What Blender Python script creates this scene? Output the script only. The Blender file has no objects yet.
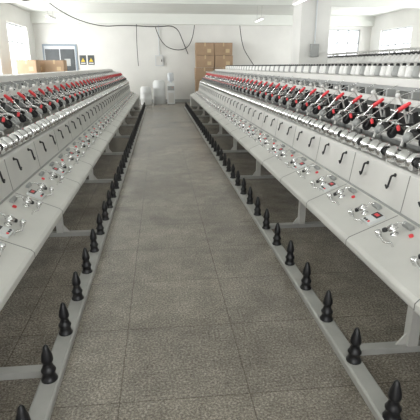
import bpy, math, random
from mathutils import Vector, Matrix
random.seed(4)
D=bpy.data; C=bpy.context
# ------------------------------------------------------------ materials
def mat(name,col,rough=.5,metal=0,noise=0.0,nscale=8,bump=0,emit=0):
    m=D.materials.new(name); m.use_nodes=True
    nt=m.node_tree; b=nt.nodes['Principled BSDF']
    b.inputs['Roughness'].default_value=rough; b.inputs['Metallic'].default_value=metal
    b.inputs['Base Color'].default_value=(*col,1)
    if noise>0:
        tc=nt.nodes.new('ShaderNodeTexCoord'); n=nt.nodes.new('ShaderNodeTexNoise')
        n.inputs['Scale'].default_value=nscale; n.inputs['Detail'].default_value=5
        r=nt.nodes.new('ShaderNodeValToRGB')
        r.color_ramp.elements[0].position=.3; r.color_ramp.elements[1].position=.7
        r.color_ramp.elements[0].color=(*[c*(1-noise) for c in col],1)
        r.color_ramp.elements[1].color=(*[min(1,c*(1+noise*.5)) for c in col],1)
        nt.links.new(tc.outputs['Object'],n.inputs['Vector'])
        nt.links.new(n.outputs['Fac'],r.inputs['Fac']); nt.links.new(r.outputs['Color'],b.inputs['Base Color'])
        if bump:
            bp=nt.nodes.new('ShaderNodeBump'); bp.inputs['Strength'].default_value=bump
            nt.links.new(n.outputs['Fac'],bp.inputs['Height']); nt.links.new(bp.outputs['Normal'],b.inputs['Normal'])
    if emit:
        b.inputs['Emission Color'].default_value=(*col,1); b.inputs['Emission Strength'].default_value=emit
    return m
M_WHITE=mat('machine_paint',(.635,.63,.60),.4,0,.09,2.5)
M_GREY=mat('frame_grey',(.34,.35,.34),.5,0,.1,5)
M_RAIL=mat('rail_paint',(.43,.43,.41),.45,0,.14,6)
M_BLK=mat('black_plastic',(.010,.010,.012),.35)
M_DARK=mat('dark_iron',(.035,.035,.035),.5,.3,.2,9)
M_CHR=mat('chrome',(.82,.82,.82),.18,1)
M_RED=mat('red_plastic',(.80,.06,.07),.35)
M_SEAM=mat('seam',(.22,.22,.21),.7)
M_WALL=mat('wall_plaster',(.71,.71,.68),.85,0,.06,1.2)
M_CEIL=mat('ceiling_plaster',(.72,.74,.70),.9,0,.04,1)
M_CARD=mat('cardboard',(.36,.25,.16),.85,0,.12,3)
M_TAPE=mat('tape',(.5,.38,.22),.4)
M_YARN=mat('yarn_white',(.80,.80,.78),.9,0,.1,60)
M_BLUE=mat('blue_grey_paint',(.22,.27,.32),.5)
M_YEL=mat('yellow_paint',(.7,.5,.05),.5)
M_BOARD=mat('board_grey',(.06,.07,.075),.35,0,.3,3)
M_FRAME=mat('window_frame',(.55,.58,.60),.5)
M_PLAST=mat('drum_plastic',(.72,.74,.74),.4,0,.06,3)
M_TUBE=mat('lamp_tube',(.95,.97,1),.4,0,0,1,0,1.2)
MATS=[M_WHITE,M_GREY,M_RAIL,M_BLK,M_DARK,M_CHR,M_RED,M_SEAM,M_YARN,M_CARD,M_TAPE,M_BLUE,M_YEL,M_BOARD,M_FRAME,M_PLAST,M_TUBE,M_WALL,M_CEIL]
W,G,R_,K,DK,CH,RD,SM,YN,CD,TP,BL,YL,BD,FR,PL,TU,WA,CE=range(len(MATS))

class MB:
    def __init__(s): s.v=[];s.f=[];s.m=[];s.sm=[]
    def add(s,vs,fs,m,smooth=False):
        o=len(s.v); s.v+= [tuple(v) for v in vs]
        for f in fs: s.f.append([i+o for i in f]); s.m.append(m); s.sm.append(smooth)
    def obox(s,c,ax,ay,az,sx,sy,sz,m):
        c=Vector(c);ax=Vector(ax).normalized()*sx/2;ay=Vector(ay).normalized()*sy/2;az=Vector(az).normalized()*sz/2
        vs=[c+ax*i+ay*j+az*k for i in(-1,1) for j in(-1,1) for k in(-1,1)]
        s.add(vs,[(0,1,3,2),(4,6,7,5),(0,4,5,1),(2,3,7,6),(0,2,6,4),(1,5,7,3)],m)
    def box(s,x0,x1,y0,y1,z0,z1,m):
        s.obox(((x0+x1)/2,(y0+y1)/2,(z0+z1)/2),(1,0,0),(0,1,0),(0,0,1),abs(x1-x0),abs(y1-y0),abs(z1-z0),m)
    def cyl(s,p0,p1,r0,m,r1=None,seg=10,cap=True):
        r1=r0 if r1 is None else r1
        s.lathe(p0,Vector(p1)-Vector(p0),[(r0,0),(r1,(Vector(p1)-Vector(p0)).length)],m,seg,cap)
    def lathe(s,o,axis,prof,m,seg=12,cap=True):
        o=Vector(o);a=Vector(axis).normalized()
        t=Vector((0,0,1)) if abs(a.z)<.9 else Vector((1,0,0))
        u=a.cross(t).normalized();w=a.cross(u)
        vs=[]
        for r,h in prof:
            for i in range(seg):
                th=2*math.pi*i/seg
                vs.append(o+a*h+(u*math.cos(th)+w*math.sin(th))*max(r,1e-5))
        fs=[]
        for k in range(len(prof)-1):
            for i in range(seg):
                j=(i+1)%seg; fs.append((k*seg+i,k*seg+j,(k+1)*seg+j,(k+1)*seg+i))
        s.add(vs,fs,m,True)
        if cap:
            n=len(prof)-1
            s.add(vs[:seg],[tuple(range(seg))[::-1]],m); s.add(vs[n*seg:],[tuple(range(seg))],m)
    def tube(s,pts,r,m,seg=6):
        for a,b in zip(pts[:-1],pts[1:]): s.cyl(a,b,r,m,seg=seg)
    def prism(s,prof,y0,y1,m):
        n=len(prof); vs=[(x,y0,z) for x,z in prof]+[(x,y1,z) for x,z in prof]
        fs=[(i,(i+1)%n,n+(i+1)%n,n+i) for i in range(n)]+[tuple(range(n))[::-1],tuple(range(n,2*n))]
        s.add(vs,fs,m)
    def obj(s,name,parent=None,loc=(0,0,0),arr=None,flip=False,bevel=0):
        me=D.meshes.new(name)
        me.from_pydata(s.v,[],s.f); me.update()
        used=sorted(set(s.m)); mp={k:i for i,k in enumerate(used)}
        for k in used: me.materials.append(MATS[k])
        for p,m,sm in zip(me.polygons,s.m,s.sm): p.material_index=mp[m]; p.use_smooth=sm
        import bmesh
        bm=bmesh.new(); bm.from_mesh(me); bmesh.ops.recalc_face_normals(bm,faces=bm.faces); bm.to_mesh(me); bm.free()
        ob=D.objects.new(name,me); C.collection.objects.link(ob); ob.location=loc
        if parent: ob.parent=parent
        if bevel:
            b=ob.modifiers.new('bevel','BEVEL'); b.width=bevel; b.segments=2; b.limit_method='ANGLE'
        if arr:
            a=ob.modifiers.new('array','ARRAY'); a.use_relative_offset=False; a.use_constant_offset=True
            a.constant_offset_displace=(0,arr[1],0); a.count=arr[0]
        return ob

P=.43
AC=.20        # aisle centre x
H=2.13        # aisle centre to machine centre
def empty(name,loc):
    e=D.objects.new(name,None); e.location=loc; C.collection.objects.link(e); return e

def machine(cx,y0,n,cones=0,creel=False):
    e=empty('yarn_twisting_machine',(cx,0,0)); L=n*P; y1=y0+L
    for si,s in enumerate((1,-1)):
        ph=-.02 if s<0 else .0
        b=MB()
        b.prism([(s*o,z) for o,z in [(1.10,.43),(1.115,.45),(1.115,.485),(1.095,.505),(.77,.645),(.755,.66),(.72,.915),(.70,.93),(.62,.93),(.60,.92),(.60,.5),(.7,.43)]],y0,y1,W)
        b.obj('front_panel',e,bevel=.006)
        b=MB()
        b.box(s*.735,s*.765,y0,y1,.648,.664,G)
        b.cyl((s*.675,y0,1.0),(s*.675,y1,1.0),.020,CH,seg=8)
        b.cyl((s*.36,y0,1.24),(s*.36,y1,1.24),.012,CH,seg=6)
        b.cyl((s*.545,y0,1.085),(s*.545,y1,1.085),.022,W,seg=8)
        b.box(s*.30,s*.34,y0,y1,1.29,1.34,W)
        b.box(s*.26,s*.30,y0,y1,.95,1.0,G)
        b.obj('guide_bars',e)
        b=MB()
        b.prism([(s*1.26,0),(s*1.26,.035),(s*1.27,.045),(s*1.35,.045),(s*1.36,.035),(s*1.36,0)],y0,y1,R_)
        b.obj('spindle_rail',e)
        b=MB()
        b.lathe((s*1.31,0,.0455),(0,0,1),[(.042,0),(.042,.010),(.034,.018),(.032,.045),(.038,.055),(.038,.062),(.029,.075),(.023,.098),(.025,.106),(.030,.114),(.031,.122),(.027,.150),(.018,.178),(.013,.198),(.004,.208)],K,14)
        b.obj('spindles',e,(0,y0+P/2+ph,0),(n,P))
        # unit : rollers, cradle
        b=MB()
        x=s*.680
        b.lathe((x,-.16,1.0),(0,1,0),[(.034,0),(.060,.004),(.063,.02),(.055,.03),(.055,.14),(.062,.145),(.062,.16),(.055,.165),(.055,.28),(.063,.29),(.060,.315),(.034,.32)],CH,16)
        b.lathe((x,.175,1.0),(0,1,0),[(.034,0),(.034,.02),(.026,.02),(.026,.06),(.036,.06),(.036,.07)],DK,10)
        b.box(s*.66,s*.69,.205,.225,.925,1.03,W)
        for yy in (-.13,.11):
            b.tube([(s*.38,yy,1.10),(s*.48,yy,1.19),(s*.60,yy,1.18),(s*.64,yy,1.12)],.009,DK if yy<0 else CH)
            b.lathe((s*.62,yy+(.015 if yy<0 else -.015),1.125),(0,1 if yy<0 else -1,0),[(.040,0),(.040,.008),(.026,.012),(.018,.04)],K if yy<0 else G,10)
        b.box(s*.36,s*.40,-.13,.12,1.05,1.12,DK)
        b.cyl((s*.5,-.15,1.17),(s*.5,.13,1.17),.012,CH,seg=6)
        b.obox((s*.46,-.14,1.22),(s*.3,0,1),(0,1,0),(1,0,-s*.3),.12,.016,.04,DK)
        # red handle lever
        b.cyl((s*.56,.11,1.18),(s*.50,.06,1.28),.008,CH,seg=6)
        b.lathe((s*.50,.09,1.26),(s*-.045,-.11,.075),[(.008,0),(.017,.01),(.018,.08),(.014,.135),(.004,.145)],RD,8)
        b.lathe((s*.60,-.165,1.15),(s*.25,0,1),[(.012,0),(.014,.03),(.006,.04)],RD,8)
        # wires & yarn guides
        b.tube([(s*.10,-.05,1.44),(s*.33,0,1.345),(s*.66,.03,1.09)],.005,CH,5)
        b.tube([(s*.28,.18,.98),(s*.40,.18,1.30),(s*.47,.14,1.38)],.009,W,5)
        b.tube([(s*.62,.17,1.05),(s*.58,.19,1.16),(s*.46,.2,1.22)],.010,W,5)
        b.lathe((s*.47,.14,1.37),(s*.5,0,1),[(.012,0),(.02,.01),(.02,.02),(.008,.03)],YN,8)
        b.lathe((s*.33,-.04,1.34),(s*.2,0,1),[(.018,0),(.018,.012),(.007,.015),(.007,.05),(.014,.052),(.014,.062)],W,8)
        b.box(s*.22,s*.30,-.2,-.17,.95,1.40,G)
        b.box(s*.12,s*.20,-.18,.18,.98,1.20,DK)
        for yy in (0,.12):
            b.lathe((s*.22,yy,1.21),(s*.3,0,1),[(.03,0),(.03,.01),(.020,.015),(.014,.13),(.004,.14)],K,8)
        b.obj('winding_cradles',e,(0,y0+P/2+ph,0),(n,P))
        b=MB()
        def up(o,z):
            t=(z-.66)/(.925-.66); return (s*(.755-.035*t+o),z)
        hk=[(.005,-.0,.88),(.03,0.0,.875),(.034,.004,.80),(.034,.016,.785),(.030,.045,.80)]
        b.tube([(up(o,z)[0],y,z) for o,y,z in hk],.0075,K,6)
        b.lathe((up(0,.88)[0],0,.88),(s,0,.1),[(.014,0),(.014,.008),(.005,.01)],K,8)
        b.obj('hook_handles',e,(0,y0+P/2+ph,0),(n,P))
        b=MB()
        b.prism([(s*.7565,.665),(s*.7225,.915),(s*.719,.915),(s*.753,.665)],-.003,.003,SM)
        b.prism([(s*1.1165,.45),(s*1.1165,.485),(s*1.0965,.5065),(s*.77,.6468),(s*.77,.643),(s*1.09,.503),(s*1.113,.485),(s*1.113,.45)],-.003,.003,SM)
        b.obj('panel_seams',e,(0,y0+.02,0),(n//2,2*P))
        # tension devices on slanted panel
        A=Vector((s*1.095,0,.505));B=Vector((s*.77,0,.645)); T=(B-A); N=Vector((s*.14,0,.325)).normalized(); Y=Vector((0,1,0))
        def sp(t,y,h): return A+T*t+Y*y+N*h
        b=MB()
        for k,yy in enumerate((0,P)):
            b.lathe(sp(.62,yy+.05,0),N,[(.026,0),(.026,.006),(.012,.008),(.012,.036),(.032,.038),(.034,.043),(.014,.047),(.032,.051),(.034,.056),(.01,.06),(.01,.075)],CH,12)
            b.tube([sp(.62,yy+.05,.036),sp(.79,yy+.10,.04),sp(.88,yy+.06,.035)],.007,CH)
            b.lathe(sp(.40,yy+.10,0),N,[(.016,0),(.016,.022),(.021,.026),(.019,.046),(.004,.05)],CH,10)
            b.tube([sp(.40,yy+.10,.02),sp(.32,yy-.03,.032),sp(.40,yy-.07,.024),sp(.40,yy-.07,0)],.007,CH)
            b.lathe(sp(.78,yy-.05,0),N,[(.015,0),(.015,.012),(.004,.016)],RD if k else K,8)
            b.lathe(sp(.57,yy+.14,0),N,[(.020,0),(.017,.017),(.004,.02)],DK,8)
            b.obox(sp(.90,yy+.06,.012),T,Y,N,.03,.10,.024,G)
        c=sp(.62,-.09,.010); b.obox(c,T,Y,N,.125,.11,.02,PL)
        b.obox(sp(.71,-.09,.021),T,Y,N,.05,.085,.004,K)
        b.obox(sp(.71,-.09,.0235),T,Y,N,.024,.05,.002,RD)
        for q in (-.12,-.09,-.06): b.lathe(sp(.49,q,.018),N,[(.009,0),(.009,.007),(.003,.009)],RD if q<-.1 else K,8)
        b.obj('tension_devices',e,(0,y0+P/2+ph,0),(n//2,2*P))
        b=MB()
        b.box(s*.88,s*.94,-.03,.03,.04,.46,W)
        b.box(s*.20,s*1.26,-.03,.03,.0,.04,R_)
        b.prism([(s*.94,.04),(s*1.00,.04),(s*.94,.12)],-.005,.005,W)
        b.box(s*.05,s*.62,-.02,.02,.55,.62,G)
        b.obj('support_legs',e,(0,y0+.75,0),(int(L/2.15),2.15))
    b=MB()
    b.box(-.13,.13,y0,y1,1.42,1.49,W); b.box(-.10,.10,y0,y1,1.38,1.42,G)
    b.obj('top_tray',e)
    b=MB(); b.box(-.06,.06,-.04,.04,.0,1.40,W); b.obj('centre_posts',e,(0,y0+.75,0),(int(L/2.15),2.15))
    b=MB()
    pr=[(-1.10,.05),(-1.10,.48),(-.76,.63),(-.70,1.0),(-.35,1.30),(-.14,1.42),(.14,1.42),(.35,1.30),(.70,1.0),(.76,.63),(1.10,.48),(1.10,.05)]
    b.prism(pr,y1,y1+.4,W); b.box(-1.0,1.0,y1+.03,y1+.37,0,.05,G); b.obj('head_cabinet',e,bevel=.01)
    pk=[(.035,0),(.040,.008),(.058,.02),(.060,.03),(.044,.12),(.028,.128)]
    if cones:
        # cones standing on a shelf along the far side of the top
        b=MB(); o=.34*cones
        for yy in (-.14,.0,.14):
            b.lathe((o,yy,1.4745),(0,0,1),pk,YN if yy else G,12); b.lathe((o,yy,1.602),(0,0,1),[(.024,0),(.020,.025),(.008,.028)],K,8)
        b.obj('yarn_cones',e,(0,y0+P/2,0),(n,P))
        b=MB(); b.box(o-.07,o+.07,y0,y1,1.44,1.474,W); b.obj('cone_shelf',e)
        b=MB(); b.box(min(0,o),max(0,o),-.015,.015,1.39,1.44,W); b.obj('cone_brackets',e,(0,y0+.75,0),(int(L/2.15),2.15))
    if creel:
        b=MB()
        for s in(-1,1):
            for yy in(-.11,.1):
                b.lathe((s*.42,yy,1.665),(s*-.3,0,1),[(.05,0),(.085,.01),(.092,.03),(.066,.19),(.034,.20),(.030,.23),(.012,.235)],YN,12)
                b.lathe((s*.36,yy,1.885),(s*-.3,0,1),[(.032,0),(.03,.03),(.01,.035)],K,8)
                b.lathe((s*.50,yy,1.27),(s*-.3,0,1),[(.05,0),(.085,.01),(.092,.03),(.066,.19),(.034,.20),(.030,.23),(.012,.235)],YN if yy<0 else DK,12)
                b.tube([(s*.34,yy,1.9),(s*.25,yy,2.02),(s*.12,yy,2.03)],.006,CH,5)
        b.obj('yarn_packages',e,(0,y0+P/2,0),(n,P))
        b=MB()
        for s in(-1,1): b.box(s*.36,s*.50,y0,y1,1.62,1.66,W); b.box(s*.06,s*.12,y0,y1,2.0,2.06,W); b.box(s*.44,s*.56,y0,y1,1.24,1.265,W)
        b.obj('creel_shelves',e)
        b=MB(); b.box(-.05,.05,y0,y1,1.66,1.96,DK); b.obj('creel_backboard',e)
        b=MB()
        for s in(-1,1): b.box(s*.06,s*.10,-.02,.02,1.48,2.01,W); b.box(s*.08,s*.42,-.015,.015,1.60,1.63,W)
        b.obj('creel_posts',e,(0,y0+.75,0),(int(L/2.15),2.15))
    return e
NU=45
machine(AC-H,-.75,NU)
machine(AC+H,-.75,NU,cones=1)
machine(AC+3*H,-.75,NU,creel=True)

# ------------------------------------------------------------ room
X0,X1,Y0,Y1,ZC=-5.3,9.8,-4.0,21.4,3.75
def tiles():
    m=D.materials.new('terrazzo_tiles'); m.use_nodes=True; nt=m.node_tree; L=nt.links.new
    b=nt.nodes['Principled BSDF']
    g=nt.nodes.new('ShaderNodeNewGeometry')
    mp=nt.nodes.new('ShaderNodeMapping'); mp.inputs['Location'].default_value=(.25,.1,0)
    L(g.outputs['Position'],mp.inputs['Vector'])
    br=nt.nodes.new('ShaderNodeTexBrick'); br.offset=0; br.squash=1
    br.inputs['Scale'].default_value=1; br.inputs['Brick Width'].default_value=.66; br.inputs['Row Height'].default_value=.66
    br.inputs['Mortar Size'].default_value=.004; br.inputs['Mortar Smooth'].default_value=.3
    br.inputs['Color1'].default_value=(.95,.95,.95,1); br.inputs['Color2'].default_value=(1.05,1.05,1.04,1); br.inputs['Mortar'].default_value=(.58,.56,.53,1)
    L(mp.outputs[0],br.inputs['Vector'])
    def ramp(scale,det,rough,stops,dist=0):
        n=nt.nodes.new('ShaderNodeTexNoise'); n.inputs['Scale'].default_value=scale; n.inputs['Detail'].default_value=det
        n.inputs['Roughness'].default_value=rough; n.inputs['Distortion'].default_value=dist
        L(g.outputs['Position'],n.inputs['Vector'])
        r=nt.nodes.new('ShaderNodeValToRGB'); e=r.color_ramp.elements
        e[0].position,e[0].color=stops[0][0],(*stops[0][1],1); e[1].position,e[1].color=stops[-1][0],(*stops[-1][1],1)
        for p,c in stops[1:-1]:
            k=e.new(p); k.color=(*c,1)
        L(n.outputs['Fac'],r.inputs['Fac']); return r.outputs[0]
    a=ramp(80,5,.8,[(.35,(.095,.083,.068)),(.5,(.245,.220,.188)),(.66,(.52,.48,.42))])
    c=ramp(.9,7,.6,[(.32,(.66,.65,.63)),(.5,(.96,.96,.95)),(.7,(1.25,1.24,1.22))],.4)
    d=ramp(5,6,.7,[(.36,(.80,.79,.78)),(.62,(1.1,1.1,1.1))])
    def mul(a,c):
        x=nt.nodes.new('ShaderNodeMix'); x.data_type='RGBA'; x.blend_type='MULTIPLY'; x.inputs['Factor'].default_value=1
        L(a,x.inputs['A']); L(c,x.inputs['B']); return x.outputs['Result']
    L(mul(mul(mul(a,c),d),br.outputs['Color']),b.inputs['Base Color'])
    b.inputs['Roughness'].default_value=.27
    return m
MATS.append(tiles()); FL=len(MATS)-1
b=MB(); b.box(X0-.2,X1+.2,Y0-.2,Y1+.2,-.1,0,FL); b.obj('floor')
b=MB(); b.box(X0-.2,X1+.2,Y0-.2,Y1+.2,ZC,ZC+.15,CE); b.obj('ceiling')
wins=[]
def wall(name,axis,pos,th,a0,a1,openings,z0=1.0,z1=3.1):
    b=MB()
    def bx(p,q,za,zb,m=WA):
        if axis=='x': b.box(pos,pos+th,p,q,za,zb,m)
        else: b.box(p,q,pos,pos+th,za,zb,m)
    cur=a0
    for (p,q) in openings:
        bx(cur,p,0,ZC); bx(p,q,0,z0); bx(p,q,z1,ZC); cur=q
    bx(cur,a1,0,ZC)
    b.obj(name)
    for (p,q) in openings:
        b=MB(); mid=pos+th*.5
        def fb(p,q,za,zb):
            if axis=='x': b.box(mid-.025,mid+.025,p,q,za,zb,FR)
            else: b.box(p,q,mid-.025,mid+.025,za,zb,FR)
        fb(p,q,z0,z0+.06); fb(p,q,z1-.06,z1); fb(p,q,z0+(z1-z0)*.68,z0+(z1-z0)*.68+.05)
        k=4
        for i in range(k+1):
            c=p+.03+(q-p-.06)*i/k; fb(c-.025,c+.025,z0,z1)
        wins.append(b.obj('window_%d'%(len(wins)+1)))
LW=[(-2.5,.3),(1.8,4.6),(6.1,8.9),(10.4,13.2),(14.2,16.6),(17.8,20.4)]
wall('wall_left','x',X0,-.2,Y0,Y1,LW)
wall('wall_right','x',X1,.2,Y0,Y1,LW)
wall('wall_back','y',Y1,.2,X0-.2,X1+.2,[(7.2,9.3)],1.3,3.2)
wall('wall_front','y',Y0,-.2,X0-.2,X1+.2,[(-4,-1),(0,3),(4,7)])
b=MB()
for yy in (3.2,9.4,15.3): b.box(X0,X1,yy-.13,yy+.13,ZC-.32,ZC,CE)
b.obj('trim_1')
b=MB(); b.box(X0,X1,Y1-.25,Y1,ZC-.42,ZC-.0,CE); b.obj('trim_2')
b=MB(); b.box(X0,X1,Y1-.02,Y1,0,.14,G); b.obj('baseboard_back')
def pillar(x,y,w):
    b=MB(); b.box(x-w/2,x+w/2,y-w/2,y+w/2,0,ZC-.001,WA); b.box(x-w/2-.02,x+w/2+.02,y-w/2-.02,y+w/2+.02,0,.12,G)
    b.box(x-.12,x+.12,y-w/2-.1,y-w/2,1.85,2.2,G); b.cyl((x,y-w/2-.03,2.2),(x,y-w/2-.03,ZC-.01),.02,FR)
    b.obj('concrete_pillar',bevel=.01)
pillar(4.46,13.8,.85)

b=MB(); y=Y1-.001
b.box(-5.0,-3.55,y-.05,y,1.25,2.5,BL); b.box(-4.93,-3.62,y-.055,y-.05,1.32,2.43,FR)
b.box(-4.90,-4.30,y-.06,y-.055,1.36,2.3,BD); b.box(-4.26,-3.65,y-.06,y-.055,1.36,2.3,BD)
b.box(-4.8,-4.5,y-.064,y-.06,1.45,1.85,G); b.box(-4.1,-3.85,y-.064,y-.06,1.6,1.9,G)
b.obj('notice_board')
for x in (-3.32,-2.97):
    b=MB(); b.box(x-.14,x+.14,y-.012,y,1.65,2.05,BD); b.prism([(x-.09,1.78),(x+.09,1.78),(x,1.94)],y-.016,y-.012,YL); b.box(x-.1,x+.1,y-.015,y-.012,1.69,1.74,W)
    b.obj('warning_sign')
def cbox(x,y,z,w,d,h):
    b=MB(); b.box(x-w/2,x+w/2,y-d/2,y+d/2,z,z+h,CD)
    b.box(x-.03,x+.03,y-d/2-.003,y+d/2+.003,z+h*.7,z+h+.003,TP)
    b.box(x-w/2+.02,x+w/2-.02,y-d/2-.002,y-d/2,z+h-.012,z+h-.006,K)
    b.box(x+w*.12,x+w*.34,y-d/2-.003,y-d/2,z+h*.2,z+h*.5,TP)
    b.obj('cardboard_box',bevel=.008)
for k in range(5):
    for i in range(2): cbox(1.98+i*.82+random.uniform(-.02,.02),20.7,k*.512,.78,.6,.505)
for i,(x,yy,n) in enumerate([(-4.5,17.0,4),(-4.45,18.0,4),(-3.7,17.6,4)]):
    for k in range(n): cbox(x,yy,k*.45,.65,.6,.448)
def drum(x,y,r,h,m=PL):
    b=MB(); b.lathe((x,y,0),(0,0,1),[(r*.92,0),(r,.03),(r,h*.33),(r*1.03,h*.35),(r,h*.37),(r,h*.66),(r*1.03,h*.68),(r,h*.7),(r,h*.92),(r*.8,h*.95),(r*.8,h),(r*.76,h)],m,24)
    b.obj('plastic_drum')
drum(-.6,20.3,.24,.75); drum(-.02,20.7,.27,1.0)
b=MB()
b.box(.32,.64,20.1,20.42,.03,.92,PL); b.box(.34,.62,20.08,20.1,.60,.78,G); b.box(.36,.60,20.09,20.1,.08,.5,W)
for x in(.42,.54): b.cyl((x,20.06,.72),(x,20.1,.72),.015,BL if x<.5 else RD)
b.lathe((.48,20.26,.92),(0,0,1),[(.05,0),(.06,.04),(.13,.08),(.135,.2),(.13,.22),(.135,.24),(.135,.36),(.11,.4),(.02,.41)],FR,18)
for x in(.36,.60):
    for yy in(20.14,20.38): b.cyl((x,yy,0),(x,yy,.03),.02,K)
b.obj('water_dispenser')
b=MB(); b.box(-.15,.2,y-.1,y,1.6,2.05,FR); b.box(-.12,.17,y-.11,y-.1,1.63,2.02,W); b.cyl((.03,y-.05,2.05),(.03,y-.05,ZC-.43),.02,FR); b.box(.11,.14,y-.12,y-.11,1.78,1.88,K)
b.obj('electrical_box')
def cable(name,pts,r=.015,m=K):
    cu=D.curves.new(name,'CURVE'); cu.dimensions='3D'; cu.bevel_depth=r
    sp=cu.splines.new('NURBS'); sp.points.add(len(pts)-1); sp.use_endpoint_u=True; sp.order_u=3
    for p,q in zip(sp.points,pts): p.co=(*q,1)
    cu.materials.append(MATS[m]); o=D.objects.new(name,cu); C.collection.objects.link(o)
y=Y1-.3
cable('hanging_cable',[(-3.6,y-6,ZC-.02),(-3.3,y-4,3.3),(-2.4,y-.5,3.15),(-1.4,y,3.28),(-.1,y,3.2),(.8,y,3.3),(1.1,y,2.6),(1.3,y,2.1)],.018)
cable('hanging_cable',[(-.9,y,ZC-.44),(-.95,y,2.6),(-.9,y,1.6)],.014)
cable('hanging_cable',[(-.1,y,3.2),(.1,y,2.5),(.9,y,2.2),(1.5,y,2.5),(1.6,y,3.3)],.016)
cable('hanging_cable',[(3.6,y,3.3),(3.7,y,2.5),(4.0,y,2.0),(4.3,y,1.6)],.016)
cable('hanging_cable',[(-4.6,12,ZC-.02),(-3.6,12.5,3.5),(-3.4,13,3.1),(-2.9,13.2,3.45),(-2.3,13.5,ZC-.02)],.015)
def lamp(x,y):
    b=MB(); b.box(x-.06,x+.06,y-.6,y+.6,3.2,3.26,W); b.cyl((x-.03,y-.58,3.185),(x-.03,y+.58,3.185),.014,TU,seg=8); b.cyl((x+.03,y-.58,3.185),(x+.03,y+.58,3.185),.014,TU,seg=8)
    for q in(-.4,.4): b.cyl((x,y+q,3.26),(x,y+q,ZC-.003),.005,G,seg=5)
    b.obj('tube_lamp')
for yy in (7,12.4,17.5):
    lamp(3.7,yy)
    lamp(-3.7,yy)

# ------------------------------------------------------------ light
def area(name,loc,rot,sx,sy,pw,col=(1,1,1)):
    l=D.lights.new(name,'AREA'); l.shape='RECTANGLE'; l.size=sx; l.size_y=sy; l.energy=pw; l.color=col
    o=D.objects.new(name,l); o.location=loc; o.rotation_euler=rot; C.collection.objects.link(o)
h=math.pi/2
for p,q in LW:
    area('daylight_window',(X0-.4,(p+q)/2,2.05),(0,-h,0),2.1,q-p,255,(1,.995,.99))
    area('daylight_window',(X1+.4,(p+q)/2,2.05),(0,h,0),2.1,q-p,205,(1,.995,.99))
area('daylight_window',(1.5,Y0-.4,2.05),(h,0,0),10,2.1,280)
w=D.worlds.new('world'); C.scene.world=w; w.use_nodes=True
bg=w.node_tree.nodes['Background']; bg.inputs[0].default_value=(.95,.97,1,1); bg.inputs[1].default_value=2.5

# ------------------------------------------------------------ camera
f=450.0; psi=math.atan(51*.953/f); th=math.atan(144/f)
F=Vector((math.sin(psi)*math.cos(th),math.cos(psi)*math.cos(th),-math.sin(th)))
Rr=Vector((math.cos(psi),-math.sin(psi),0)); U=Rr.cross(F)
cam=D.cameras.new('camera'); co=D.objects.new('camera',cam); C.collection.objects.link(co)
cam.sensor_width=36; cam.lens=36*f/420; cam.clip_start=.05
mx=Matrix((Rr,U,-F)).transposed().to_4x4(); mx.translation=Vector((0,0,1.6)); co.matrix_world=mx
C.scene.camera=co
C.scene.view_settings.view_transform='Standard'
C.scene.view_settings.exposure=0
